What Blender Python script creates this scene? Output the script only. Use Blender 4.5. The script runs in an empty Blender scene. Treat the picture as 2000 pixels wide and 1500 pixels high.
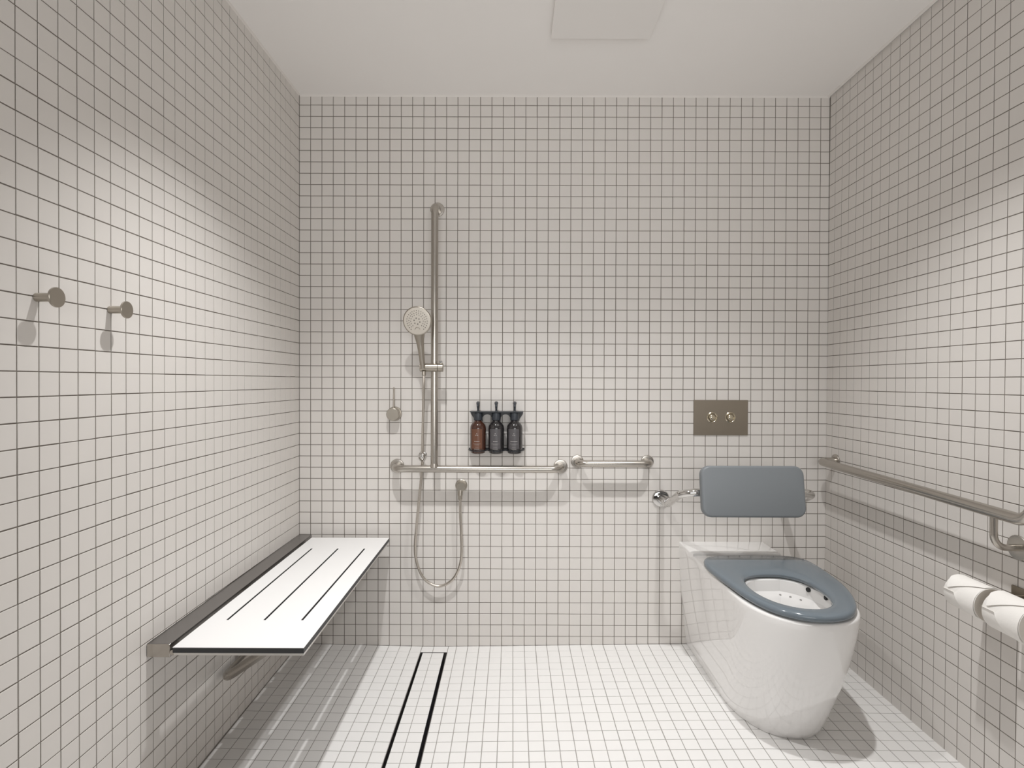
import bpy, bmesh, math, random
from mathutils import Vector, Matrix

random.seed(7)
PI = math.pi
C = bpy.context.scene.collection
S = bpy.context.scene

# ---------------------------------------------------------------- camera, world, lights, exposure
def cam_rot(yaw, pit, rol):
    fw = Vector((math.sin(yaw) * math.cos(pit), math.cos(yaw) * math.cos(pit), math.sin(pit)))
    rt = Vector((math.cos(yaw), -math.sin(yaw), 0))
    up = rt.cross(fw)
    r2 = rt * math.cos(rol) + up * math.sin(rol)
    u2 = r2.cross(fw)
    return Matrix((r2, u2, -fw)).transposed()

cd = bpy.data.cameras.new('camera')
cam = bpy.data.objects.new('camera', cd)
C.objects.link(cam)
cd.sensor_width = 36.0
cd.lens = 36.0 * 1086.95 / 2000.0
cd.clip_start = 0.02
cam.matrix_world = Matrix.Translation((0.94537, -2.46463, 1.18971)) @ cam_rot(-0.00118, -0.00884, 0.00333).to_4x4()
S.camera = cam

w = bpy.data.worlds.new('world')
S.world = w
w.use_nodes = True
w.node_tree.nodes['Background'].inputs[0].default_value = (1.0, 0.95, 0.9, 1)
w.node_tree.nodes['Background'].inputs[1].default_value = 0.15

def spot(name, loc, power, size, blend, rad, col=(1, 0.995, 0.985)):
    ld = bpy.data.lights.new(name, 'SPOT')
    ld.energy = power
    ld.spot_size = math.radians(size)
    ld.spot_blend = blend
    ld.shadow_soft_size = rad
    ld.color = col
    o = bpy.data.objects.new(name, ld)
    C.objects.link(o)
    o.location = loc
    return o

spot('downlight_left', (0.615, -1.02, 2.415), 101, 95, 1.0, 0.022).rotation_euler = (math.radians(4), 0, 0)
spot('downlight_right', (1.62, -1.0, 2.415), 94, 101, 1.0, 0.022)
# broad soft fill added behind the camera to lift the ambient, not a room fixture
ld = bpy.data.lights.new('rear_fill_light', 'AREA')
ld.shape = 'RECTANGLE'
ld.size, ld.size_y = 1.8, 1.3
ld.energy = 10.0
ld.spread = math.radians(92)
ld.color = (1, 0.995, 0.985)
fill = bpy.data.objects.new('rear_fill_light', ld)
C.objects.link(fill)
fill.location = (1.17, -3.42, 1.45)
fill.rotation_euler = (math.radians(99), 0, 0)
S.cycles.max_bounces = 12
S.cycles.diffuse_bounces = 8

S.view_settings.view_transform = 'Standard'
S.view_settings.look = 'None'
S.view_settings.gamma = 1.0
S.view_settings.use_curve_mapping = False
S.view_settings.exposure = 0.0

# ---------------------------------------------------------------- materials
def srgb(r, g, b):
    f = lambda c: (c / 12.92 if c <= 0.04045 else ((c + 0.055) / 1.055) ** 2.4)
    return (f(r / 255), f(g / 255), f(b / 255), 1)

def mat(name, col, rough=0.5, metal=0.0, spec=0.5, noise=None, bump=None, coat=0.0, brushed=None):
    m = bpy.data.materials.new(name)
    m.use_nodes = True
    nt = m.node_tree
    b = nt.nodes['Principled BSDF']
    b.inputs['Base Color'].default_value = col
    b.inputs['Roughness'].default_value = rough
    b.inputs['Metallic'].default_value = metal
    b.inputs['Specular IOR Level'].default_value = spec
    b.inputs['Coat Weight'].default_value = coat
    b.inputs['Coat Roughness'].default_value = 0.05
    if noise or bump or brushed:
        g = nt.nodes.new('ShaderNodeNewGeometry')
        if noise:                                     # gentle tone variation of the surface
            sc, amt = noise
            n = nt.nodes.new('ShaderNodeTexNoise')
            n.inputs['Scale'].default_value = sc
            n.inputs['Detail'].default_value = 3
            nt.links.new(g.outputs['Position'], n.inputs['Vector'])
            mx = nt.nodes.new('ShaderNodeMix')
            mx.data_type = 'RGBA'
            mx.inputs[6].default_value = tuple(c * (1 - amt) for c in col[:3]) + (1,)
            mx.inputs[7].default_value = tuple(min(1, c * (1 + amt)) for c in col[:3]) + (1,)
            nt.links.new(n.outputs[0], mx.inputs[0])
            nt.links.new(mx.outputs[2], b.inputs['Base Color'])
        if bump or brushed:
            sc, st = bump if bump else brushed[1:]
            n = nt.nodes.new('ShaderNodeTexNoise')
            n.inputs['Scale'].default_value = sc
            n.inputs['Detail'].default_value = 2
            if brushed:
                mp = nt.nodes.new('ShaderNodeMapping')
                mp.inputs['Scale'].default_value = brushed[0]
                nt.links.new(g.outputs['Position'], mp.inputs['Vector'])
                nt.links.new(mp.outputs[0], n.inputs['Vector'])
            else:
                nt.links.new(g.outputs['Position'], n.inputs['Vector'])
            bp = nt.nodes.new('ShaderNodeBump')
            bp.inputs['Strength'].default_value = st
            bp.inputs['Distance'].default_value = 0.001
            nt.links.new(n.outputs[0], bp.inputs['Height'])
            nt.links.new(bp.outputs[0], b.inputs['Normal'])
    return m

M = {}
M['tile'] = mat('glazed_tile', (0.715, 0.686, 0.656, 1), 0.38, noise=(9, 0.02), bump=(60, 0.05))
M['floor_tile'] = mat('floor_tile', (0.80, 0.79, 0.78, 1), 0.34, noise=(9, 0.02), bump=(60, 0.05))
M['grout'] = mat('grout', (0.195, 0.174, 0.152, 1), 0.9, noise=(120, 0.12), bump=(900, 0.3))
M['floor_grout'] = mat('floor_grout', (0.33, 0.315, 0.30, 1), 0.9, noise=(120, 0.12), bump=(900, 0.3))
M['plaster'] = mat('ceiling_paint', (0.93, 0.912, 0.895, 1), 0.85, noise=(2, 0.01), bump=(300, 0.05))
M['stone'] = mat('rear_wall_paint', (0.17, 0.165, 0.16, 1), 0.7, noise=(3, 0.1))
M['trim'] = mat('sealant', (0.80, 0.77, 0.74, 1), 0.6)
M['panel'] = mat('panel_paint', (0.88, 0.86, 0.84, 1), 0.6)
M['steel'] = mat('brushed_steel', (0.50, 0.47, 0.43, 1), 0.27, 1.0, bump=(700, 0.04))
M['bracket'] = mat('bracket_steel', (0.33, 0.32, 0.315, 1), 0.33, 1.0, brushed=((1, 0.02, 1), 900, 0.15))
M['nickel'] = mat('brushed_nickel', (0.43, 0.395, 0.345, 1), 0.34, 1.0, bump=(700, 0.05))
M['chrome'] = mat('chrome', (0.66, 0.65, 0.635, 1), 0.07, 1.0)
M['plate'] = mat('bronze_plate', (0.27, 0.235, 0.19, 1), 0.42, 1.0, brushed=((1, 0.02, 0.02), 900, 0.2))
M['button'] = mat('champagne_button', (0.66, 0.60, 0.48, 1), 0.18, 1.0)
M['hose'] = mat('steel_hose', (0.56, 0.52, 0.47, 1), 0.3, 1.0)
M['face'] = mat('shower_face', (0.62, 0.58, 0.52, 1), 0.4, 0.3)
M['alu'] = mat('satin_aluminium', (0.72, 0.71, 0.69, 1), 0.3, 1.0)
M['dark'] = mat('dark_rubber', (0.02, 0.02, 0.02, 1), 0.6)
M['nozzle'] = mat('nozzle_rubber', (0.045, 0.04, 0.035, 1), 0.6)
M['ceramic'] = mat('vitreous_china', (0.85, 0.84, 0.83, 1), 0.03, spec=0.9, coat=0.6)
M['hole'] = mat('hole_shadow', (0.30, 0.29, 0.28, 1), 0.6)
M['seat'] = mat('grey_blue_plastic', (0.150, 0.180, 0.206, 1), 0.13, spec=0.5)
M['pad'] = mat('grey_blue_vinyl', (0.178, 0.194, 0.207, 1), 0.42, bump=(500, 0.06))
M['laminate'] = mat('white_laminate', (0.86, 0.86, 0.86, 1), 0.35)
M['core'] = mat('dark_core', (0.035, 0.037, 0.04, 1), 0.5)
M['paper'] = mat('tissue_paper', (0.86, 0.84, 0.81, 1), 0.95, bump=(250, 0.25))
M['paper_end'] = mat('tissue_end', (0.74, 0.70, 0.64, 1), 0.95, bump=(400, 0.3))
M['card'] = mat('card_core', (0.30, 0.24, 0.18, 1), 0.9)
M['caddy'] = mat('dark_blue_metal', (0.016, 0.020, 0.026, 1), 0.38)
M['bottle'] = mat('smoky_bottle', (0.022, 0.020, 0.021, 1), 0.14, coat=0.4)
M['amber'] = mat('amber_bottle', (0.055, 0.022, 0.014, 1), 0.14, coat=0.4)
M['label_grey'] = mat('grey_label', (0.085, 0.08, 0.085, 1), 0.35)
M['label_amber'] = mat('amber_label', (0.135, 0.058, 0.034, 1), 0.3)
M['cap'] = mat('pump_cap', (0.03, 0.036, 0.045, 1), 0.4)
M['print'] = mat('pale_print', (0.42, 0.40, 0.39, 1), 0.5)
M['water'] = mat('bowl_water', (0.55, 0.56, 0.56, 1), 0.02, spec=0.6)

# ---------------------------------------------------------------- mesh helpers
def link(name, verts, faces, m, parent=None, smooth=None):
    me = bpy.data.meshes.new(name)
    me.from_pydata([tuple(v) for v in verts], [], faces)
    me.update()
    bm = bmesh.new()
    bm.from_mesh(me)
    bmesh.ops.recalc_face_normals(bm, faces=bm.faces)
    bm.to_mesh(me)
    bm.free()
    me.materials.append(M[m])
    if smooth is not None:
        me.shade_smooth()
        me.set_sharp_from_angle(angle=math.radians(smooth))
    o = bpy.data.objects.new(name, me)
    C.objects.link(o)
    if parent:
        o.parent = parent
        o.matrix_parent_inverse = parent.matrix_basis.inverted()
    return o

class Geo:
    def __init__(s):
        s.v = []
        s.f = []
    def add(s, v, f):
        k = len(s.v)
        s.v += [Vector(p) for p in v]
        s.f += [tuple(i + k for i in q) for q in f]
        return s
    def box(s, a, b):
        x0, y0, z0 = a
        x1, y1, z1 = b
        return s.add([(x0, y0, z0), (x1, y0, z0), (x1, y1, z0), (x0, y1, z0), (x0, y0, z1), (x1, y0, z1), (x1, y1, z1), (x0, y1, z1)],
                     [(0, 3, 2, 1), (4, 5, 6, 7), (0, 1, 5, 4), (1, 2, 6, 5), (2, 3, 7, 6), (3, 0, 4, 7)])
    def cbox(s, a, b, c=0.001):                         # box with chamfered edges
        lo = Vector(a)
        hi = Vector(b)
        rings = []
        for z, i in ((lo.z, c), (lo.z + c, 0), (hi.z - c, 0), (hi.z, c)):
            j = i
            x0, x1, y0, y1 = lo.x + j, hi.x - j, lo.y + j, hi.y - j
            rings.append([(x0 + c, y0, z), (x1 - c, y0, z), (x1, y0 + c, z), (x1, y1 - c, z), (x1 - c, y1, z), (x0 + c, y1, z), (x0, y1 - c, z), (x0, y0 + c, z)])
        return s.loft(rings)
    def loft(s, rings, cap0=True, cap1=True, closed=True):
        n = len(rings[0])
        v = [p for r in rings for p in r]
        f = []
        for i in range(len(rings) - 1):
            for j in range(n if closed else n - 1):
                a, b = i * n + j, i * n + (j + 1) % n
                f.append((a, b, b + n, a + n))
        if cap0:
            f.append(tuple(range(n))[::-1])
        if cap1:
            k = (len(rings) - 1) * n
            f.append(tuple(range(k, k + n)))
        return s.add(v, f)
    def lathe(s, prof, origin, axis, n=32, cap0=True, cap1=True):   # prof: (radius, height along axis)
        ax = Vector(axis).normalized()
        t = Vector((0, 0, 1)) if abs(ax.z) < 0.9 else Vector((1, 0, 0))
        u = ax.cross(t).normalized()
        w_ = ax.cross(u)
        o = Vector(origin)
        rings = [[o + ax * h + (u * math.cos(2 * PI * k / n) + w_ * math.sin(2 * PI * k / n)) * r for k in range(n)] for r, h in prof]
        return s.loft(rings, cap0, cap1)
    def tube(s, pts, r, n=20, cap=True):
        P = [Vector(p) for p in pts]
        rr = r if isinstance(r, (list, tuple)) else [r] * len(P)
        T = []
        for i in range(len(P)):
            a = P[max(i - 1, 0)]
            b = P[min(i + 1, len(P) - 1)]
            T.append((b - a).normalized())
        ref = Vector((0, 0, 1)) if abs(T[0].z) < 0.9 else Vector((1, 0, 0))
        u = T[0].cross(ref).normalized()
        rings = []
        for i, p in enumerate(P):
            if i:
                u = (T[i - 1].rotation_difference(T[i]) @ u)
                u = (u - T[i] * u.dot(T[i])).normalized()
            v_ = T[i].cross(u)
            rings.append([p + (u * math.cos(2 * PI * k / n) + v_ * math.sin(2 * PI * k / n)) * rr[i] for k in range(n)])
        return s.loft(rings, cap, cap)
    def out(s, name, m, parent=None, smooth=None):
        return link(name, s.v, s.f, m, parent, smooth)

def fillet(pts, rad, k=8):                              # rounds the corners of a polyline
    P = [Vector(p) for p in pts]
    rr = rad if isinstance(rad, (list, tuple)) else [rad] * len(P)
    out = [P[0]]
    for i in range(1, len(P) - 1):
        a = (P[i - 1] - P[i]).normalized()
        b = (P[i + 1] - P[i]).normalized()
        ang = a.angle(b)
        if ang > PI - 0.01:
            out.append(P[i])
            continue
        d = min(rr[i] / math.tan(ang / 2), (P[i - 1] - P[i]).length * 0.49 if i > 1 else (P[i - 1] - P[i]).length * 0.98,
                (P[i + 1] - P[i]).length * 0.49 if i < len(P) - 2 else (P[i + 1] - P[i]).length * 0.98)
        r = d * math.tan(ang / 2)
        c = P[i] + (a + b).normalized() * (r / math.sin(ang / 2))
        s0 = P[i] + a * d - c
        s1 = P[i] + b * d - c
        tot = s0.angle(s1)
        ax = s0.cross(s1).normalized()
        for j in range(k + 1):
            out.append(c + Matrix.Rotation(tot * j / k, 3, ax) @ s0)
    out.append(P[-1])
    return out

def catmull(pts, k=6, closed=False):
    P = [Vector(p) for p in pts]
    n = len(P)
    out = []
    for i in range(n if closed else n - 1):
        g = (lambda j: P[j % n]) if closed else (lambda j: P[max(0, min(n - 1, j))])
        a, b, c, d = g(i - 1), g(i), g(i + 1), g(i + 2)
        for j in range(k):
            t = j / k
            out.append(0.5 * ((2 * b) + (c - a) * t + (2 * a - 5 * b + 4 * c - d) * t * t + (3 * b - a - 3 * c + d) * t ** 3))
    if not closed:
        out.append(P[-1])
    return out

def tag(o, label=None, cat=None, group=None, kind=None):
    if label:
        o['label'] = label
    if cat:
        o['category'] = cat
    if group:
        o['group'] = group
    if kind:
        o['kind'] = kind
    return o

def thing(name, label, cat, loc, group=None):
    o = bpy.data.objects.new(name, None)
    o.empty_display_size = 0.05
    C.objects.link(o)
    o.location = loc
    o.matrix_basis = Matrix.Translation(loc)
    return tag(o, label, cat, group)

# ---------------------------------------------------------------- the room shell
TOP = 2.4394
ROWZ = 2.396
BACK = -3.5
P = 0.05
DRAIN = 0.60
DR0, DR1 = -0.0535, -1.30

def hfloor(x):                                          # floor falls gently towards the drain line
    pts = [(-0.2, 0.014), (0.0, 0.011), (0.5475, 0.0), (0.665, 0.0), (1.5, 0.013), (1.75, 0.016), (2.6, 0.008)]
    for (a, u), (b, v) in zip(pts, pts[1:]):
        if x <= b:
            return u + (v - u) * (x - a) / (b - a)
    return pts[-1][1]

# each surface: map (s, t, depth) -> point, depth positive into the room
def map_back(s, t, n=0.0):
    return Vector((s, -n, t))
def map_left(s, t, n=0.0):                              # s = distance from the back wall
    return Vector((-0.00552 * s + n, -s, t + 0.00398 * s))
def map_right(s, t, n=0.0):
    return Vector((2.34111 - 0.00342 * s + 0.00413 * (t - ROWZ) - n, -s, t + 0.00412 * s))
def map_floor(s, t, n=0.0):                             # s = x, t = distance from the back wall
    return Vector((s, -t, hfloor(s) + n))

def slab(name, mp, s0, s1, t0, t1, m, thick=0.08, rec=0.0013):
    n0, n1 = -thick, -rec
    g = Geo()
    g.add([mp(s0, t0, n0), mp(s1, t0, n0), mp(s1, t1, n0), mp(s0, t1, n0), mp(s0, t0, n1), mp(s1, t0, n1), mp(s1, t1, n1), mp(s0, t1, n1)],
          [(0, 3, 2, 1), (4, 5, 6, 7), (0, 1, 5, 4), (1, 2, 6, 5), (2, 3, 7, 6), (3, 0, 4, 7)])
    return tag(g.out(name, m), kind='structure')

wall_back = slab('wall_back', map_back, -0.1, 2.45, -0.08, TOP + 0.02, 'grout')
wall_left = slab('wall_left', map_left, 0.0, -BACK, -0.08, TOP - 0.02, 'grout')
wall_right = slab('wall_right', map_right, 0.0, -BACK, -0.08, TOP - 0.02, 'grout')
g = Geo()
g.box((-0.1, BACK - 0.08, -0.08), (2.45, BACK, TOP + 0.02))
tag(g.out('wall_rear', 'stone'), kind='structure')
g = Geo()
g.box((-0.1, BACK, TOP), (2.45, 0.08, TOP + 0.08))
tag(g.out('ceiling', 'plaster'), kind='structure')

# floor base: follows the falls, open where the drain channel sits
g = Geo()
xs = [-0.1, 0.0, 0.5475, 0.665, 1.5, 1.75, 2.45]
for a, b in zip(xs, xs[1:]):
    spans = [(0.0, -BACK)] if a != 0.5475 else [(0.0, -DR0), (-DR1, -BACK)]
    for t0, t1 in spans:
        v = [map_floor(a, t0, -0.08), map_floor(b, t0, -0.08), map_floor(b, t1, -0.08), map_floor(a, t1, -0.08),
             map_floor(a, t0, -0.0013), map_floor(b, t0, -0.0013), map_floor(b, t1, -0.0013), map_floor(a, t1, -0.0013)]
        g.add(v, [(0, 3, 2, 1), (4, 5, 6, 7), (0, 1, 5, 4), (1, 2, 6, 5), (2, 3, 7, 6), (3, 0, 4, 7)])
floor = tag(g.out('floor', 'floor_grout'), kind='structure')

# sealant bead where the tiled walls meet the ceiling
for i, (mp, s0, s1, up) in enumerate(((map_back, 0.002, 2.339, TOP), (map_left, 0.006, 3.4, TOP), (map_right, 0.006, 3.4, TOP))):
    g = Geo()
    def q(s, t, n):
        p = mp(s, 0, n)
        p.z = t
        return p
    g.loft([[q(s, up - 0.007, 0.0), q(s, up - 0.003, 0.003), q(s, up, 0.006), q(s, up + 0.004, 0.0)] for s in (s0, s1)])
    tag(g.out('trim_%d' % (i + 1), 'trim'), kind='structure')

# ---- tiles: every tile its own piece of relief; the 300 that show largest per surface as objects
TD = 0.006
CH = 0.0006
def tile_geo(hw, hh):
    r = [[(-hw, -hh, -TD), (hw, -hh, -TD), (hw, hh, -TD), (-hw, hh, -TD)],
         [(-hw, -hh, -CH), (hw, -hh, -CH), (hw, hh, -CH), (-hw, hh, -CH)],
         [(-hw + CH, -hh + CH, 0), (hw - CH, -hh + CH, 0), (hw - CH, hh - CH, 0), (-hw + CH, hh - CH, 0)]]
    v = [p for q_ in r for p in q_]
    f = []
    for i in (0, 1):
        for j in range(4):
            a, b = i * 4 + j, i * 4 + (j + 1) % 4
            f.append((a, b, b + 4, a + 4))
    f.append((8, 9, 10, 11))
    return v, f

inv = cam.matrix_world.inverted()
def px(p):
    c = inv @ p
    if c.z > -0.05:
        return None
    return 1000 + 1086.95 * c.x / -c.z, 750 - 1086.95 * c.y / -c.z

def surface(par, mp, slines, tcells, m, joint):
    """slines: grid lines along s; tcells(s0, s1) -> list of (t0, t1) cells of that column"""
    cells = []
    for s0, s1 in zip(slines, slines[1:]):
        if s1 - s0 < 0.006:
            continue
        for t0, t1 in tcells(s0, s1):
            if t1 - t0 < 0.004:
                continue
            a, b, c, d = s0 + joint / 2, s1 - joint / 2, t0 + joint / 2, t1 - joint / 2
            q_ = [px(mp(*k)) for k in ((a, c), (b, c), (b, d), (a, d))]
            area = 0
            if all(q_):
                xs_ = [k[0] for k in q_]
                ys_ = [k[1] for k in q_]
                if min(xs_) > -5 and max(xs_) < 2005 and min(ys_) > -5 and max(ys_) < 1505:
                    for i in range(4):
                        j = (i + 1) % 4
                        area += q_[i][0] * q_[j][1] - q_[j][0] * q_[i][1]
                    area = abs(area) / 2
            cells.append((area, a, b, c, d))
    cells.sort(key=lambda k: -k[0])
    proto = {}
    g = Geo()
    for i, (area, a, b, c, d) in enumerate(cells):
        cs, ct = (a + b) / 2, (c + d) / 2
        o = mp(cs, ct, 0)
        e1 = (mp(b, ct) - mp(a, ct)).normalized()
        e2 = (mp(cs, d) - mp(cs, c)).normalized()
        n = (mp(cs, ct, 1) - o).normalized()
        e2 = (e2 - e1 * e2.dot(e1)).normalized()
        nn = e1.cross(e2)
        flip = nn.dot(n) < 0
        if flip:
            e1 = -e1
            nn = -nn
        R = Matrix((e1, e2, nn)).transposed()
        R = R @ Matrix.Rotation(random.gauss(0, 0.0016), 3, 'X') @ Matrix.Rotation(random.gauss(0, 0.0016), 3, 'Y') @ Matrix.Rotation(random.gauss(0, 0.0012), 3, 'Z')
        o = o + e1 * random.gauss(0, 0.00015) + e2 * random.gauss(0, 0.00015)
        key = (round((b - a) / 2, 4), round((d - c) / 2, 4))
        v, f = tile_geo(*key)
        if i < 300:
            if key not in proto:
                me = bpy.data.meshes.new('tile')
                me.from_pydata(v, [], f)
                me.materials.append(M[m])
                proto[key] = me
            t = bpy.data.objects.new('tile', proto[key])
            C.objects.link(t)
            t.parent = par
            t.matrix_basis = Matrix.Translation(o) @ R.to_4x4()
        else:
            k = len(g.v)
            g.v += [o + R @ Vector(p) for p in v]
            g.f += [tuple(j + k for j in q_) for q_ in f]
    me = bpy.data.meshes.new('tile_field')
    me.from_pydata([tuple(v) for v in g.v], [], g.f)
    me.materials.append(M[m])
    o = bpy.data.objects.new('tile_field', me)
    C.objects.link(o)
    o.parent = par
    tag(o, kind='stuff')

J = 0.0026
def rows(bottom, top):
    zs = [top] + [ROWZ - P * k for k in range(0, 48) if ROWZ - P * k < top - 0.004] + [bottom]
    return [(b, a) for a, b in zip(zs, zs[1:])]
surface(wall_back, map_back, [P * j for j in range(47)] + [2.3395], lambda a, b: rows(hfloor((a + b) / 2) - 0.001, TOP), 'tile', J)
surface(wall_left, map_left, [0.0] + [P * n - 0.00425 for n in range(1, 71)], lambda a, b: rows(0.009 - 0.004 * a, TOP - 0.004 * b), 'tile', J)
surface(wall_right, map_right, [0.0] + [P * n - 0.00646 for n in range(1, 71)], lambda a, b: rows(0.007 - 0.004 * a, TOP - 0.004 * b), 'tile', J)
def floor_cells(a, b):
    ts = [0.0] + [0.003 + P * n for n in range(1, 70)]
    cl = list(zip(ts, ts[1:]))
    if 0.54 < a < 0.655:
        cl = [c for c in cl if c[1] < 0.06 or c[0] > 1.29]
    return cl
surface(floor, map_floor, [0.0] + [P * j for j in range(1, 11)] + [0.5475, 0.60, 0.664] + [P * j for j in range(14, 47)] + [2.336], floor_cells, 'floor_tile', J)

# ---------------------------------------------------------------- tile-insert floor drain
dr = thing('linear_drain', 'long tile-insert floor drain with two dark slots running away from the back wall', 'drain', (DRAIN, -0.6, 0))
g = Geo()
g.box((0.5478, DR1, -0.05), (0.6648, DR0, -0.046))
g.box((0.5478, DR1, -0.05), (0.5492, DR0, -0.0005))
g.box((0.6634, DR1, -0.05), (0.6648, DR0, -0.0005))
g.box((0.5492, DR0 - 0.0014, -0.05), (0.6634, DR0, -0.0005))
g.box((0.5492, DR1, -0.05), (0.6634, DR1 + 0.0014, -0.0005))
g.out('channel', 'bracket', dr)
g = Geo()
g.box((0.5580, DR1 + 0.006, -0.045), (0.6515, DR0 - 0.005, -0.0060))
g.box((0.5580, DR1 + 0.006, -0.0060), (0.5588, DR0 - 0.005, -0.0004))
g.box((0.6507, DR1 + 0.006, -0.0060), (0.6515, DR0 - 0.005, -0.0004))
g.out('insert_tray', 'core', dr)
Tp = {}
n = 0
ts = [0.0590] + [0.003 + P * k for k in range(2, 26)]
for t0, t1 in zip(ts, ts[1:]):
    for x0, x1 in ((0.5592, 0.5990), (0.6012, 0.6503)):
        hw, hh = (x1 - x0) / 2, (t1 - t0 - J) / 2
        key = (round(hw, 4), round(hh, 4))
        if key not in Tp:
            me = bpy.data.meshes.new('tile')
            v, f = tile_geo(*key)
            me.from_pydata([(a, b, c * 0.9) for a, b, c in v], [], f)
            me.materials.append(M['floor_tile'])
            Tp[key] = me
        t = bpy.data.objects.new('tile', Tp[key])
        C.objects.link(t)
        t.parent = dr
        t.matrix_parent_inverse = dr.matrix_basis.inverted()
        t.matrix_basis = Matrix.Translation(((x0 + x1) / 2, -(t0 + t1) / 2, 0)) @ Matrix.Rotation(random.gauss(0, 0.001), 4, 'X')
g = Geo()
g.box((0.5590, DR1 + 0.007, -0.0058), (0.6505, DR0 - 0.006, -0.0013))
g.out('grout_bed', 'floor_grout', dr)

# ---------------------------------------------------------------- ceiling access panel
ap = thing('access_panel', 'square white access panel set slightly proud of the ceiling', 'panel', (1.26, -0.62, TOP))
g = Geo()
g.box((1.092, -0.80, 2.428), (1.428, -0.456, TOP))
g.out('frame', 'panel', ap)
g = Geo()
g.cbox((1.0795, -0.812, 2.4205), (1.4375, -0.4405, 2.4285), 0.001)
g.out('panel', 'panel', ap)

# ---------------------------------------------------------------- toilet
def radial(pts, c, n, k=10):
    """closed curve through pts, resampled at n equal angles around c"""
    cv = catmull([(p[0], p[1], 0) for p in pts], k, True)
    pol = sorted(((math.atan2(p.y - c[1], p.x - c[0]), math.hypot(p.x - c[0], p.y - c[1])) for p in cv))
    pol = [(pol[-1][0] - 2 * PI, pol[-1][1])] + pol + [(pol[0][0] + 2 * PI, pol[0][1])]
    out = []
    j = 0
    for i in range(n):
        a = -PI + 2 * PI * i / n
        while pol[j + 1][0] < a:
            j += 1
        t = (a - pol[j][0]) / max(1e-9, pol[j + 1][0] - pol[j][0])
        r = pol[j][1] + (pol[j + 1][1] - pol[j][1]) * t
        out.append(Vector((math.cos(a) * r, math.sin(a) * r, 0)))
    return out

toilet = thing('toilet', 'white back-to-wall toilet with a blue-grey ring seat and no lid', 'toilet', (1.88, -0.3, 0.016))
RIM = 0.459
def body_outline(s, inset=0.0, n_f=40, n_s=10):
    """closed outline of the pan at height fraction s (0 floor, 1 rim)"""
    wv = 1 - (1 - s) ** 1.5
    xl0 = 1.7215 + (1.686 - 1.7215) * wv + inset
    xr0 = 2.028 + (2.058 - 2.028) * wv - inset
    xl1 = 1.722 + (1.702 - 1.722) * wv + inset
    xr1 = 2.040 + (2.074 - 2.040) * wv - inset
    yc = -0.40 + (-0.575 + 0.40) * wv
    yf = -0.655 + (-0.806 + 0.655) * wv + inset
    pts = []
    for i in range(n_s):
        t = i / n_s
        pts.append(Vector((xl0 + (xl1 - xl0) * t, yc * t, 0)))
    cx, a, b = (xl1 + xr1) / 2, (xr1 - xl1) / 2, yc - yf
    e = 2.0 / 2.25
    for i in range(n_f + 1):
        th = PI + PI * i / n_f
        co, si = math.cos(th), math.sin(th)
        pts.append(Vector((cx + a * math.copysign(abs(co) ** e, co), yc + b * math.copysign(abs(si) ** e, si), 0)))
    for i in range(n_s - 1, -1, -1):
        t = i / n_s
        pts.append(Vector((xr0 + (xr1 - xr0) * t, yc * t, 0)))
    return pts
def at_z(pts, z):
    return [Vector((p.x, p.y, z)) for p in pts]

HC = (1.884, -0.595)
def bowl_ring(a, b, z, n):
    # same vertex count as the body outline, ordered to match it
    src = body_outline(1.0)
    out = []
    for p in src:
        th = math.atan2((p.y - HC[1]) / 0.24, (p.x - HC[0]) / 0.2)
        out.append(Vector((HC[0] + a * math.cos(th), HC[1] + b * math.sin(th), z)))
    return out
rings = []
z0 = 0.0145
rings.append(at_z(body_outline(0.0, 0.004), z0))
rings.append(at_z(body_outline(0.0, 0.0), z0 + 0.004))
for k in range(1, 17):
    s = k / 17
    rings.append(at_z(body_outline(s), z0 + (RIM - z0) * s))
for ang in (0, 22, 45, 68, 90):
    r = 0.0085
    rings.append(at_z(body_outline(1.0, r * (1 - math.cos(math.radians(ang)))), RIM - r + r * math.sin(math.radians(ang))))
rings.append(at_z(body_outline(1.0, 0.03), RIM))
n = len(rings[0])
rings.append(bowl_ring(0.140, 0.185, RIM, n))
rings.append(bowl_ring(0.134, 0.178, RIM - 0.004, n))
rings.append(bowl_ring(0.134, 0.180, RIM - 0.045, n))
rings.append(bowl_ring(0.126, 0.170, RIM - 0.060, n))
rings.append(bowl_ring(0.122, 0.166, RIM - 0.066, n))
rings.append(bowl_ring(0.112, 0.150, RIM - 0.11, n))
rings.append(bowl_ring(0.085, 0.110, RIM - 0.18, n))
rings.append(bowl_ring(0.055, 0.070, RIM - 0.225, n))
rings.append(bowl_ring(0.035, 0.045, RIM - 0.235, n))
g = Geo()
g.loft(rings)
g.out('pan', 'ceramic', toilet, 24)
# raised flat deck behind the seat
g = Geo()
def deck_outline(ins):
    pts = [(1.686 + ins, -0.0005, 0), (1.6868 + ins, -0.12, 0), (1.6885 + ins, -0.150 + ins, 0), (1.694 + ins, -0.168 + ins, 0)]
    for i in range(9):
        t = i / 8
        pts.append((1.712 + (2.040 - 1.712) * t, -0.160 + 0.012 * math.sin(PI * t) * 0.4 + ins, 0))
    pts += [(2.0575 - ins, -0.168 + ins, 0), (2.0605 - ins, -0.150 + ins, 0), (2.0590 - ins, -0.12, 0), (2.058 - ins, -0.0005, 0)]
    return [Vector(p) for p in pts]
g.loft([at_z(deck_outline(0.0003), 0.445), at_z(deck_outline(0.0003), 0.4665), at_z(deck_outline(0.0015), 0.4698), at_z(deck_outline(0.004), 0.4712)])
g.out('deck', 'ceramic', toilet, 50)
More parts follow.
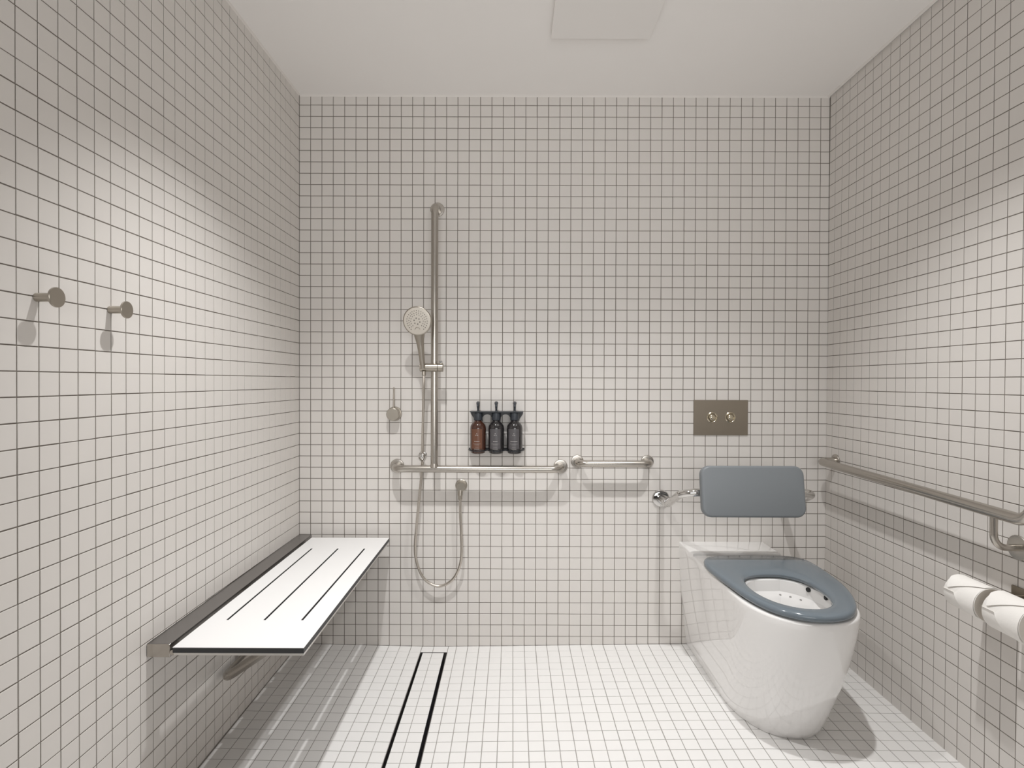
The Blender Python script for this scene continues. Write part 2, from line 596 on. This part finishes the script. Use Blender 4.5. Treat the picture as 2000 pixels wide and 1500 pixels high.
# water and flush holes
g = Geo()
g.lathe([(0.060, 0.0), (0.060, 0.001)], (HC[0], HC[1], RIM - 0.222), (0, 0, 1), 32)
g.out('water', 'water', toilet)
for k in (42, 56, 70, 87, 104, 121):
    th = math.radians(k)
    p = Vector((HC[0] + 0.1285 * math.cos(th), HC[1] + 0.1735 * math.sin(th), RIM - 0.057))
    g = Geo()
    g.lathe([(0.004, -0.002), (0.0045, 0.001)], p, (-math.cos(th), -math.sin(th), -0.9), 10)
    g.out('flush_hole', 'hole', toilet)
for th, dz in ((33, 0.012), (7, 0.011), (-6, 0.011)):
    t = math.radians(th)
    p = Vector((HC[0] + 0.134 * math.cos(t), HC[1] + 0.178 * math.sin(t), RIM - dz))
    g = Geo()
    g.lathe([(0.0085, -0.003), (0.0085, 0.004), (0.006, 0.005)], p, (-math.cos(t), -math.sin(t), 0.1), 14)
    g.out('rubber_plug', 'dark', toilet, 24)

# seat ring
SC = (1.888, -0.56)
so = [(1.760, -0.236), (1.82, -0.229), (1.90, -0.227), (1.98, -0.229), (2.045, -0.236), (2.090, -0.266), (2.107, -0.325), (2.104, -0.44), (2.091, -0.557), (2.061, -0.656),
      (2.018, -0.738), (1.962, -0.792), (1.886, -0.812), (1.812, -0.794), (1.752, -0.738), (1.716, -0.640), (1.699, -0.520), (1.688, -0.420), (1.686, -0.330), (1.708, -0.268)]
si = [(1.79, -0.462), (1.835, -0.434), (1.885, -0.427), (1.935, -0.434), (1.975, -0.470), (1.992, -0.53), (1.990, -0.62), (1.968, -0.69), (1.932, -0.732), (1.880, -0.747), (1.828, -0.732), (1.785, -0.69), (1.760, -0.62), (1.762, -0.53)]
N = 120
RO = radial(so, SC, N)
RI = radial(si, SC, N)
def seat_ring(t, z, off=0.0):
    out = []
    for a, b in zip(RI, RO):
        la, lb = a.length, b.length
        r = la + (lb - la) * t + off
        d = b.normalized()
        out.append(Vector((SC[0] + d.x * r, SC[1] + d.y * r, z)))
    return out
zt = 0.4865
prof = [(1, zt - 0.022, -0.006), (1, zt - 0.018, -0.001), (1, zt - 0.012, 0.0), (1, zt - 0.006, -0.0015), (1, zt - 0.002, -0.005), (1, zt, -0.011), (0.6, zt + 0.0005, 0),
        (0.30, zt - 0.0005, 0), (0.16, zt - 0.002, 0), (0.06, zt - 0.005, 0), (0.0, zt - 0.011, 0), (0.0, zt - 0.017, 0.001), (0.0, zt - 0.022, 0.004)]
rings = [seat_ring(t, z, off) for t, z, off in prof]
rings.append(rings[0])
g = Geo()
g.loft(rings, False, False)
g.out('seat', 'seat', toilet, 60)
for x, y in ((1.80, -0.29), (1.99, -0.29), (1.73, -0.60), (2.05, -0.60)):
    g = Geo()
    g.box((x - 0.012, y - 0.006, RIM - 0.001), (x + 0.012, y + 0.006, zt - 0.021))
    g.out('seat_buffer', 'dark', toilet)

# ---------------------------------------------------------------- toilet backrest on a chrome rail
def flange(g, p, axis, r=0.031, t=0.006):
    return g.lathe([(r, 0.0), (r, t * 0.55), (r - 0.0015, t * 0.9), (r - 0.005, t), (0.015, t)], p, axis, 24)

br = thing('back_support', 'blue-grey padded toilet backrest on a bent chrome rail above the toilet', 'back support', (1.868, 0, 0.666))
AL, AR, ZR = 1.603, 2.128, 0.664
path = fillet([(AL, -0.001, ZR), (AL + 0.001, -0.105, ZR - 0.003), (AL + 0.002, -0.303, 0.750), (AR - 0.002, -0.303, 0.750), (AR - 0.001, -0.105, ZR - 0.003), (AR, -0.001, ZR)],
              [0, 0.09, 0.055, 0.055, 0.09, 0])
g = Geo()
g.tube(path, 0.0158, 24)
g.out('rail', 'chrome', br, 60)
for x in (AL, AR):
    g = Geo()
    g.lathe([(0.038, 0.0), (0.038, 0.004), (0.036, 0.008), (0.030, 0.011), (0.017, 0.012)], (x, -0.0008, ZR), (0, -1, 0), 48)
    g.out('flange', 'chrome', br, 24)
def rrect(w_, h_, r, k=8):
    pts = []
    for cx, cy, a0 in ((w_ / 2 - r, h_ / 2 - r, 0), (-w_ / 2 + r, h_ / 2 - r, 90), (-w_ / 2 + r, -h_ / 2 + r, 180), (w_ / 2 - r, -h_ / 2 + r, 270)):
        for i in range(k + 1):
            a = math.radians(a0 + 90 * i / k)
            pts.append((cx + r * math.cos(a), cy + r * math.sin(a)))
    return pts
def pad_rings(w_, h_, r, t, e, mx):
    rings = []
    for a in (0, 25, 50, 75, 90):
        i = e * (1 - math.sin(math.radians(a)))
        rings.append([mx @ Vector((x, y, -t / 2 + e * (1 - math.cos(math.radians(a))))) for x, y in rrect(w_ - 2 * i, h_ - 2 * i, r - i)])
    for a in (90, 75, 50, 25, 0):
        i = e * (1 - math.sin(math.radians(a)))
        rings.append([mx @ Vector((x, y, t / 2 - e * (1 - math.cos(math.radians(a))))) for x, y in rrect(w_ - 2 * i, h_ - 2 * i, r - i)])
    return rings
tilt = math.radians(9)
mx = Matrix.Translation((1.8645, -0.334, 0.762)) @ Matrix.Rotation(PI / 2 - tilt, 4, 'X')
g = Geo()
g.loft(pad_rings(0.395, 0.194, 0.036, 0.032, 0.009, mx))
g.out('pad', 'pad', br, 60)
for x in (1.77, 1.96):
    g = Geo()
    g.cbox((x - 0.016, -0.322, 0.728), (x + 0.016, -0.300, 0.772), 0.002)
    g.out('pad_clamp', 'chrome', br)

# ---------------------------------------------------------------- flush plate
fp = thing('flush_plate', 'rectangular bronze-grey flush plate with two round buttons above the toilet', 'flush plate', (1.8665, 0, 1.022))
g = Geo()
g.cbox((1.7462, -0.0055, 0.9445), (1.9862, -0.0004, 1.1000), 0.0012)
g.out('plate', 'plate', fp)
for x in (1.8275, 1.9078):
    g = Geo()
    c = (x, -0.0045, 1.0235)
    g.lathe([(0.0235, 0.0), (0.0235, 0.0025), (0.0205, 0.0045), (0.0175, 0.003), (0.0165, 0.0)], c, (0, -1, 0), 36, False, False)
    g.out('button_ring', 'button', fp, 50)
    g = Geo()
    g.lathe([(0.0145, 0.0), (0.0145, 0.004), (0.0125, 0.0075), (0.008, 0.0095), (0.003, 0.010)], c, Vector((0.25, -1, 0.05)), 32)
    g.out('button', 'button', fp, 50)

# ---------------------------------------------------------------- rails on the back wall
def rail_obj(name, label, loc, cat='grab rail'):
    return thing(name, label, cat, loc)

sr = rail_obj('shower_grab_rail', 'T-shaped brushed steel shower grab rail, one tall upright rising from a long horizontal bar', (0.797, 0, 0.805))
SO = 0.083
ZH = 0.8035
g = Geo()
g.tube(fillet([(0.435, -0.001, ZH), (0.435, -SO, ZH), (1.1585, -SO, ZH), (1.1585, -0.001, ZH)], 0.048), 0.0155, 24)
g.out('horizontal_bar', 'steel', sr, 60)
g = Geo()
g.tube(fillet([(0.6105, -SO, ZH + 0.005), (0.6105, -SO, 1.9365), (0.6105, -0.001, 1.9365)], 0.045), 0.0155, 24)
g.lathe([(0.0195, -0.004), (0.0175, 0.004), (0.0158, 0.012)], (0.6105, -SO, ZH + 0.012), (0, 0, 1), 24)
g.out('upright_bar', 'steel', sr, 60)
for p in ((0.435, -0.0006, ZH), (1.1585, -0.0006, ZH), (0.6105, -0.0006, 1.9365)):
    g = Geo()
    flange(g, p, (0, -1, 0))
    g.out('flange', 'steel', sr, 24)

gr = rail_obj('short_grab_rail', 'short horizontal brushed steel grab rail right of the soap bottles', (1.386, 0, 0.827))
g = Geo()
g.tube(fillet([(1.2325, -0.001, 0.8268), (1.2325, -0.075, 0.8268), (1.5425, -0.075, 0.8268), (1.5425, -0.001, 0.8268)], 0.036), 0.0150, 24)
g.out('bar', 'steel', gr, 60)
for x in (1.2325, 1.5425):
    g = Geo()
    flange(g, (x, -0.0006, 0.8268), (0, -1, 0), 0.0285)
    g.out('flange', 'steel', gr, 24)

# ---------------------------------------------------------------- rail on the right wall
wr = rail_obj('wall_grab_rail', 'long brushed steel grab rail on the right wall turning upward at its near end', (2.33, -0.55, 0.845))
XA = 2.262
g = Geo()
wp = map_right(0.078, 0.845)
top = map_right(1.06, 1.50)
g.tube(fillet([(wp.x - 0.001, -0.078, 0.842), (XA, -0.078, 0.842), (XA, -1.062, 0.829), (XA, -1.062, 1.50), (top.x - 0.001, -1.062, 1.50)], [0, 0.035, 0.05, 0.05, 0]), 0.0160, 24)
g.out('bar', 'steel', wr, 60)
g = Geo()
flange(g, (wp.x - 0.0006, -0.078, 0.842), (-1, 0, 0), 0.030)
g.out('flange', 'steel', wr, 24)
g = Geo()
flange(g, (top.x - 0.0006, -1.062, 1.50), (-1, 0, 0), 0.030)
g.out('flange', 'steel', wr, 24)
g = Geo()
bp = map_right(0.945, 0.728)
g.tube(fillet([(XA, -0.945, 0.822), (XA, -0.945, 0.733), (bp.x - 0.002, -0.945, 0.733)], 0.036), 0.0092, 18)
g.out('bracket', 'steel', wr, 60)
g = Geo()
flange(g, (bp.x - 0.0006, -0.945, 0.733), (-1, 0, 0), 0.034, 0.004)
g.out('flange', 'steel', wr, 24)

# ---------------------------------------------------------------- shower: slider, hand shower, hose, fittings
sl = thing('shower_slider', 'brushed cylindrical slider clamp gripping the shower upright', 'slider', (0.60, -0.098, 1.237))
g = Geo()
g.lathe([(0.0160, 0.0), (0.0178, 0.0015), (0.0178, 0.0232), (0.0170, 0.0238), (0.0170, 0.0246), (0.0178, 0.0252), (0.0178, 0.0752), (0.0170, 0.0758)], (0.5513, -0.100, 1.2375), (1, 0, 0), 36)
g.out('body', 'nickel', sl, 24)
g = Geo()
g.lathe([(0.0160, 0.0), (0.0175, 0.0008), (0.0175, 0.021), (0.0160, 0.0225)], (0.6278, -0.100, 1.2375), (1, 0, 0), 36)
g.out('knob', 'nickel', sl, 24)
g = Geo()
g.cbox((0.634, -0.108, 1.2545), (0.6475, -0.094, 1.2665), 0.002)
g.out('release_button', 'chrome', sl)

hs = thing('hand_shower', 'round brushed nickel hand shower head docked in the slider', 'shower head', (0.567, -0.11, 1.23))
HCN = Vector((0.5505, -0.163, 1.4285))
hb = Vector((0.5655, -0.112, 1.2335))
fn = Vector((-0.10, -1.0, -0.22)).normalized()
g = Geo()
g.lathe([(0.012, -0.030), (0.034, -0.026), (0.052, -0.017), (0.0595, -0.006), (0.0605, 0.0), (0.0595, 0.0025), (0.0565, 0.0035)], HCN, fn, 56)
g.out('head', 'nickel', hs, 50)
g = Geo()
g.lathe([(0.0560, 0.002), (0.0555, 0.0042), (0.050, 0.0050), (0.002, 0.0056)], HCN, fn, 56)
g.out('spray_face', 'face', hs, 50)
u = fn.cross(Vector((0, 0, 1))).normalized()
v2 = u.cross(fn)
g = Geo()
for r, k, ph in ((0.0125, 6, 0.3), (0.0265, 16, 0.0), (0.0345, 22, 0.1), (0.0430, 28, 0.0)):
    for i in range(k):
        a = 2 * PI * i / k + ph
        if r > 0.02 and math.sin(a) < -0.72 and abs(math.cos(a)) < 0.62:
            continue
        rr = 0.0026 if r < 0.02 else 0.0017
        g.lathe([(rr, 0.004), (rr * 0.8, 0.0066)], HCN + (u * math.cos(a) + v2 * math.sin(a)) * r, fn, 8, False)
tag(g.out('nozzles', 'nozzle', hs), kind='stuff')
g = Geo()
bc = HCN - v2 * 0.036
g.tube([bc + (u * math.cos(math.radians(a)) + v2 * math.sin(math.radians(a))) * 0.0105 + fn * 0.0056 for a in range(10, 171, 16)], 0.0013, 8)
g.out('spray_button', 'nickel', hs, 60)
g = Geo()
st = HCN - v2 * 0.048 - fn * 0.020
g.tube(catmull([st + v2 * 0.01, st - v2 * 0.02, st + (hb - st) * 0.45, st + (hb - st) * 0.75, hb], 4),
       [0.014, 0.020, 0.0225, 0.0225, 0.021, 0.0185, 0.0165, 0.0150, 0.0140, 0.0132, 0.0125, 0.0120, 0.0115, 0.0112, 0.0110, 0.0108, 0.0106], 24)
g.out('handle', 'nickel', hs, 60)

ho = thing('shower_hose', 'thin flexible metal shower hose hanging in a long loop on the back wall', 'hose', (0.62, -0.045, 0.28))
hp = [(0.5695, -0.110, 1.219), (0.5690, -0.108, 1.16), (0.5640, -0.088, 1.06), (0.5580, -0.064, 0.96), (0.5542, -0.048, 0.88), (0.5523, -0.045, 0.80), (0.5523, -0.045, 0.7797), (0.538, -0.045, 0.6503),
      (0.5257, -0.044, 0.5208), (0.5216, -0.042, 0.4547), (0.5253, -0.040, 0.4039), (0.5426, -0.038, 0.3453), (0.5699, -0.037, 0.3058), (0.6138, -0.036, 0.2826), (0.6551, -0.036, 0.2895),
      (0.693, -0.036, 0.321), (0.7174, -0.037, 0.3753), (0.7246, -0.038, 0.4338), (0.7224, -0.038, 0.5215), (0.7180, -0.036, 0.6009), (0.7175, -0.034, 0.668)]
hp = [p for i, p in enumerate(hp) if i != 6]
pts = catmull(hp, 22)
g = Geo()
g.tube(pts, [0.0056 + (0.0004 if i % 2 else -0.0002) for i in range(len(pts))], 12)
g.out('hose_tube', 'hose', ho, 80)
g = Geo()
g.lathe([(0.0085, 0.0), (0.0085, 0.016), (0.0065, 0.020)], (0.5695, -0.110, 1.222), (0, 0, -1), 18)
g.out('upper_nut', 'nickel', ho, 24)
g = Geo()
g.lathe([(0.0065, 0.0), (0.0090, 0.004), (0.0090, 0.022)], (0.7175, -0.034, 0.660), (0, 0, 1), 18)
g.out('lower_nut', 'nickel', ho, 24)

hg = thing('hose_guide', 'small polished chrome hose guide ring beside the shower upright', 'hose guide', (0.553, -0.045, 0.85))
g = Geo()
g.lathe([(0.0078, -0.020), (0.0110, -0.021), (0.0165, -0.010), (0.0185, 0.0), (0.0180, 0.008), (0.0150, 0.012), (0.0120, 0.010), (0.0110, 0.0), (0.0078, -0.018)], (0.5535, -0.0465, 0.8525), (0, 0, 1), 28, False, False)
g.out('ring', 'chrome', hg, 50)
g = Geo()
g.lathe([(0.019, 0.0), (0.019, 0.003), (0.0165, 0.005), (0.006, 0.006), (0.006, 0.030)], (0.5475, -0.0006, 0.850), (0.17, -1, 0), 28)
g.out('wall_mount', 'chrome', hg, 24)

wo = thing('hose_outlet', 'round brushed wall outlet feeding the shower hose below the rail', 'water outlet', (0.72, 0, 0.714))
g = Geo()
g.lathe([(0.0265, 0.0), (0.0265, 0.004), (0.0240, 0.006), (0.0235, 0.006)], (0.7195, -0.0006, 0.7185), (0, -1, 0), 24)
g.out('wall_plate', 'nickel', wo, 24)
g = Geo()
g.lathe([(0.0200, 0.0), (0.0205, 0.028), (0.0195, 0.034), (0.0185, 0.035)], (0.7195, -0.006, 0.7165), (0, -1, 0), 36)
g.out('knob', 'nickel', wo, 24)
g = Geo()
g.tube([(0.7185, -0.030, 0.708), (0.7178, -0.033, 0.690), (0.7175, -0.034, 0.680)], 0.0105, 18)
g.out('spout', 'nickel', wo, 60)

mx_ = thing('shower_mixer', 'round brushed shower mixer with a thin upright pin lever', 'mixer tap', (0.421, 0, 1.0346))
g = Geo()
g.lathe([(0.0318, 0.0), (0.0318, 0.004), (0.0305, 0.006), (0.0285, 0.006)], (0.4235, -0.0006, 1.0350), (0, -1, 0), 44)
g.out('wall_plate', 'nickel', mx_, 24)
g = Geo()
g.lathe([(0.0275, 0.0), (0.0275, 0.038), (0.0265, 0.0405), (0.0255, 0.041)], (0.4225, -0.0055, 1.0345), (0, -1, 0), 44)
g.out('knob', 'nickel', mx_, 24)
g = Geo()
g.lathe([(0.0038, 0.0), (0.0038, 0.092), (0.0030, 0.0935)], (0.4262, -0.036, 1.0585), (0.012, 0, 1), 16)
g.out('lever', 'nickel', mx_, 24)

# ---------------------------------------------------------------- soap caddy with three pump bottles
ca = thing('soap_caddy', 'dark wall caddy rack holding three pump bottles above the horizontal bar', 'caddy', (0.875, 0, 0.95))
g = Geo()
g.box((0.765, -0.004, 0.876), (0.985, -0.0005, 1.046))
# arched openings are cut by building the back plate from strips
g = Geo()
X0, X1 = 0.7605, 0.9915
def back_h(x):
    # lower edge of the plate's top band: arches between the necks
    for c in (0.8335, 0.9145):
        if abs(x - c) < 0.027:
            return 1.0335 - 0.026 * (abs(x - c) / 0.027) ** 2.4
    return 1.006
nx = 90
for i in range(nx):
    a, b = X0 + (X1 - X0) * i / nx, X0 + (X1 - X0) * (i + 1) / nx
    ha, hb_ = back_h(a), back_h(b)
    if a < 0.775:
        ha = hb_ = 1.035 - (a - X0) * 1.6
    if b > 0.977:
        ha = hb_ = 1.035 - (X1 - b) * 1.6
    g.add([(a, -0.0045, ha), (b, -0.0045, hb_), (b, -0.0045, 1.0475), (a, -0.0045, 1.0475), (a, -0.0006, ha), (b, -0.0006, hb_), (b, -0.0006, 1.0475), (a, -0.0006, 1.0475)],
          [(0, 1, 2, 3), (7, 6, 5, 4), (0, 4, 5, 1), (2, 6, 7, 3)])
g.box((X0, -0.062, 1.0455), (X1, -0.0006, 1.0490))
g.out('top_shelf', 'caddy', ca)
for x in (0.7953, 0.8745, 0.9547):
    g = Geo()
    g.box((x - 0.018, -0.0040, 0.874), (x + 0.018, -0.0006, 1.010))
    g.out('back_strip', 'caddy', ca)
g = Geo()
g.cbox((X0 - 0.0075, -0.004, 0.8735), (X1 + 0.0065, -0.0006, 0.8850), 0.0008)
top_e = []
for i in range(61):
    x = X0 - 0.0075 + (X1 - X0 + 0.014) * i / 60
    d = min(abs(x - c) for c in (0.7953, 0.8745, 0.9547))
    y = -0.018 - 0.055 * math.sqrt(max(0, 1 - (d / 0.0425) ** 2))
    top_e.append((x, y))
rg = []
for z in (0.8772, 0.8812):
    rg.append([(x, y, z) for x, y in top_e] + [(X1 + 0.0065, -0.004, z), (X0 - 0.0075, -0.004, z)])
g.loft(rg)
g.out('lower_tray', 'caddy', ca)

def bottle(x, body, lab, label, wide):
    b = thing('soap_bottle', label, 'bottle', (x, -0.040, 0.866), 'pump bottles in the wall caddy')
    c = (x, -0.0405, 0.0)
    g = Geo()
    g.lathe([(0.026, 0.8665), (0.0295, 0.868), (0.0305, 0.871), (0.0305, 0.8785), (0.0335, 0.8835), (0.0343, 0.890), (0.0343, 0.975), (0.0325, 0.986), (0.0270, 0.996), (0.0190, 1.004), (0.0140, 1.010), (0.0135, 1.018)], c, (0, 0, 1), 24)
    g.out('body', body, b, 50)
    g = Geo()
    r = 0.03455
    seg = 14
    v, f = [], []
    for i in range(seg + 1):
        a = math.radians(-90 - 44 + 84 * i / seg - 6)
        for z in (0.889, 0.974):
            v.append((x + r * math.cos(a), -0.0405 + r * math.sin(a), z))
    for i in range(seg):
        f.append((2 * i, 2 * i + 2, 2 * i + 3, 2 * i + 1))
    g.add(v, f)
    lb = g.out('label', lab, b, 60)
    g = Geo()
    def bar(w_, z, h=0.0013, dx=0.0):
        k = 6
        v, f = [], []
        for i in range(k + 1):
            a = -PI / 2 - 0.10 + (dx + w_ * (i / k - 0.5)) / 0.0348
            v += [(x + 0.0348 * math.cos(a), -0.0405 + 0.0348 * math.sin(a), z - h), (x + 0.0348 * math.cos(a), -0.0405 + 0.0348 * math.sin(a), z + h)]
        for i in range(k):
            f.append((2 * i, 2 * i + 2, 2 * i + 3, 2 * i + 1))
        g.add(v, f)
    for dx, z in ((0, 0.9545), (-0.0036, 0.9475), (0.0036, 0.9475)):
        bar(0.0034, z, 0.0017, dx)
    for j in range(wide):
        bar(0.0030, 0.9215, 0.0013, (j - (wide - 1) / 2) * 0.0040)
    bar(0.036, 0.9105, 0.00035)
    bar(0.020, 0.9060, 0.00045)
    bar(0.022, 0.8855 + 0.0025, 0.0008)
    bar(0.017, 0.9005 - 0.004, 0.0005)
    tag(g.out('print', 'print', lb, 60), kind='stuff')
    g = Geo()
    g.lathe([(0.0170, 1.010), (0.0190, 1.012), (0.0195, 1.016), (0.0195, 1.040), (0.0180, 1.0445), (0.009, 1.0455), (0.006, 1.052), (0.0045, 1.053)], c, (0, 0, 1), 28)
    pc = g.out('pump_collar', 'cap', b, 24)
    g = Geo()
    g.tube([(x, -0.0405, 1.050), (x, -0.0405, 1.080)], [0.0042, 0.0060], 12)
    pm = g.out('pump', 'cap', b, 60)
    g = Geo()
    g.tube([(x, -0.028, 1.0835), (x, -0.040, 1.0845), (x, -0.058, 1.083), (x, -0.070, 1.079), (x, -0.075, 1.070)], [0.0070, 0.0085, 0.0068, 0.0052, 0.0042], 14)
    g.out('nozzle', 'cap', pm, 60)
bottle(0.7953, 'amber', 'label_amber', 'amber brown pump bottle, the left one in the dark wall caddy', 6)
bottle(0.8745, 'bottle', 'label_grey', 'dark pump bottle, the middle one in the dark wall caddy', 5)
bottle(0.9547, 'bottle', 'label_grey', 'dark pump bottle, the right one in the dark wall caddy', 8)

# ---------------------------------------------------------------- fold-down shower bench
be = thing('shower_bench', 'white slotted shower bench seat on a steel bar along the left wall', 'bench', (0.2, -0.54, 0.48))
ZB = 0.4965
def slab_holes(g, xs, ys, holes, z0, z1):
    nx_, ny_ = len(xs), len(ys)
    cell = {(i, j) for i in range(nx_ - 1) for j in range(ny_ - 1) if (i, j) not in holes}
    v = [(x, y, z) for z in (z0, z1) for x in xs for y in ys]
    ix = lambda i, j, k: k * nx_ * ny_ + i * ny_ + j
    f = []
    for i, j in cell:
        f.append((ix(i, j, 1), ix(i + 1, j, 1), ix(i + 1, j + 1, 1), ix(i, j + 1, 1)))
        f.append((ix(i, j, 0), ix(i, j + 1, 0), ix(i + 1, j + 1, 0), ix(i + 1, j, 0)))
        for di, dj, a, b in ((-1, 0, (i, j), (i, j + 1)), (1, 0, (i + 1, j), (i + 1, j + 1)), (0, -1, (i, j), (i + 1, j)), (0, 1, (i, j + 1), (i + 1, j + 1))):
            if (i + di, j + dj) not in cell:
                f.append((ix(*a, 0), ix(*b, 0), ix(*b, 1), ix(*a, 1)))
    g.add(v, f)
xs_, holes = [0.0725], set()
for c in (0.1292, 0.2358, 0.3436):
    xs_ += [c - 0.0035, c + 0.0035]
xs_.append(0.4100)
ys_ = [-1.0395, -0.876, -0.201, -0.0480]
for i in (1, 3, 5):
    holes.add((i, 1))
g = Geo()
slab_holes(g, xs_, ys_, holes, ZB - 0.0145, ZB - 0.0012)
g.out('seat_core', 'core', be)
g = Geo()
slab_holes(g, xs_, ys_, holes, ZB - 0.0012, ZB)
g.out('seat_top', 'laminate', be)
g = Geo()
slab_holes(g, [0.0745, 0.105, 0.376, 0.4095], [-1.0380, -1.005, -0.085, -0.053], {(1, 1)}, ZB - 0.0210, ZB - 0.0147)
g.out('under_frame', 'alu', be)
g = Geo()
g.box((-0.0052, -1.0215, 0.4625), (0.0560, -0.004, 0.4662))
g.cbox((-0.0052, -1.0215, 0.4945), (0.0560, -0.004, 0.4972), 0.0006)
g.box((-0.0052, -1.0215, 0.4662), (-0.0012, -0.004, 0.4945))
g.box((0.0524, -1.0215, 0.4662), (0.0560, -0.004, 0.4945))
g.box((-0.0020, -1.0213, 0.4655), (0.0540, -1.0180, 0.4950))
g.out('wall_bar', 'bracket', be)
for y0, y1 in ((-0.482, -0.458), (-0.633, -0.555), (-0.728, -0.705)):
    g = Geo()
    g.cbox((0.104, y0, ZB - 0.0260), (0.150, y1, ZB - 0.0150), 0.001)
    g.out('cross_plate', 'alu', be)
g = Geo()
g.cbox((-0.0045, -1.0240, 0.4628), (0.0555, -1.0214, 0.4968), 0.0008)
g.out('end_cap', 'steel', be)
for y in (-1.010, -0.60, -0.10):
    g = Geo()
    g.lathe([(0.0072, 0.0), (0.0072, 0.05)], (0.0640, y - 0.016, 0.4760), (0, 1, 0), 20)
    g.add([(0.058, y - 0.010, 0.470), (0.058, y + 0.03, 0.470), (0.100, y + 0.03, 0.4765), (0.100, y - 0.010, 0.4765), (0.058, y - 0.010, 0.476), (0.058, y + 0.03, 0.476), (0.100, y + 0.03, 0.4795), (0.100, y - 0.010, 0.4795)],
          [(0, 3, 2, 1), (4, 5, 6, 7), (0, 1, 5, 4), (1, 2, 6, 5), (2, 3, 7, 6), (3, 0, 4, 7)])
    g.out('hinge', 'steel', be, 24)
g = Geo()
yn, yf = -0.700, -0.34
g.tube(fillet([(0.365, yn, 0.460), (0.022, yn, 0.226), (0.022, yf, 0.226), (0.365, yf, 0.460)], 0.05), 0.0150, 20)
g.out('leg_frame', 'steel', be, 60)
for y in (yn, yf):
    g = Geo()
    g.cbox((0.335, y - 0.018, 0.455), (0.385, y + 0.018, 0.4770), 0.002)
    g.out('leg_hinge', 'steel', be)

# ---------------------------------------------------------------- robe hooks
def hook(y, label):
    b = map_left(-y, 1.35)
    h = thing('robe_hook', label, 'hook', (b.x, y, 1.35), 'robe hooks on the left wall')
    g = Geo()
    g.lathe([(0.0088, 0.0005), (0.0088, 0.038)], (b.x, y, 1.350), (1, 0, 0), 24)
    g.out('stem', 'nickel', h, 24)
    g = Geo()
    g.lathe([(0.0198, 0.0), (0.0202, 0.0008), (0.0202, 0.0036), (0.0198, 0.0044)], (b.x + 0.038, y, 1.350), (1, 0, 0), 24)
    g.out('disc', 'nickel', h, 24)
hook(-1.3515, 'round brushed metal robe hook nearest the camera on the left wall')
hook(-1.1510, 'round brushed metal robe hook nearer the back wall, second on the left wall')

# ---------------------------------------------------------------- toilet paper on a double holder
XR_, ZP = 2.250, 0.577
hd = thing('paper_holder', 'metal double toilet paper holder on the right wall, mostly hidden by its rolls', 'paper holder', (2.33, -0.97, 0.6))
wx = map_right(1.0, 0.6).x
g = Geo()
g.cbox((wx - 0.0060, -1.16, ZP + 0.000), (wx - 0.0006, -0.93, ZP + 0.050), 0.001)
g.out('wall_plate', 'plate', hd)
g = Geo()
g.tube([(XR_, -0.840, ZP), (XR_, -1.100, ZP)], 0.008, 16)
g.tube(fillet([(XR_, -0.9665, ZP), (XR_, -0.9665, ZP + 0.030), (wx - 0.003, -0.9665, ZP + 0.030)], 0.02), 0.005, 12)
g.out('spindle', 'nickel', hd, 60)
def roll(y0, y1, r, label, ph=0.0):
    t = thing('toilet_roll', label, 'toilet roll', (XR_, (y0 + y1) / 2, ZP - r), 'toilet rolls on the right wall')
    n_ = 56
    c = Vector((XR_, 0, ZP))
    g = Geo()
    def ring(rr, y):
        return [Vector((c.x + rr * math.cos(2 * PI * k / n_), y, c.z + rr * math.sin(2 * PI * k / n_))) for k in range(n_)]
    g.loft([ring(r - 0.0008, y0), ring(r, y0 - 0.001), ring(r, y1 + 0.001), ring(r - 0.0008, y1)], False, False)
    g.out('paper', 'paper', t, 50)
    for y in (y0, y1):
        g = Geo()
        g.loft([ring(r - 0.0008, y), ring(0.021, y)], False, False)
        g.out('paper_edge', 'paper_end', t)
    g = Geo()
    g.loft([ring(0.021, y0), ring(0.021, y1)], False, False)
    g.out('cardboard_core', 'card', t, 50)
    # folded loose end: a sheet corner turned under into a point
    def flap(edge, off, name, nn=24):
        g = Geo()
        v, f = [], []
        m_ = 10
        for i in range(nn + 1):
            t_ = i / nn
            y = y0 - 0.001 + (y1 - y0 + 0.002) * t_
            a0, a1 = edge(t_)
            for j in range(m_ + 1):
                a = math.radians(a0 + (a1 - a0) * j / m_)
                k = j / m_
                rr = r + 0.0004 + off * k
                v.append((c.x + rr * math.cos(a), y, c.z + rr * math.sin(a)))
        for i in range(nn):
            for j in range(m_):
                q_ = i * (m_ + 1) + j
                f.append((q_, q_ + 1, q_ + m_ + 2, q_ + m_ + 1))
        g.add(v, f)
        g.out(name, 'paper', t, 60)
    flap(lambda s: (60, 172 - 64 * s ** 0.9 if s > 0.14 else 120 + 43 * (s / 0.14)), 0.0030, 'loose_sheet')
    flap(lambda s: (167 - 62 * max(0.0, (s - 0.40) / 0.60) ** 0.55, 167 + 66 * max(0.0, (s - 0.40) / 0.60) ** 0.55), 0.0036, 'folded_corner')
roll(-0.845, -0.953, 0.0465, 'white toilet roll with a folded sheet end, the farther of two on the right wall')
roll(-0.982, -1.092, 0.0510, 'white toilet roll with a folded sheet end, the nearer of two, cut by the frame')
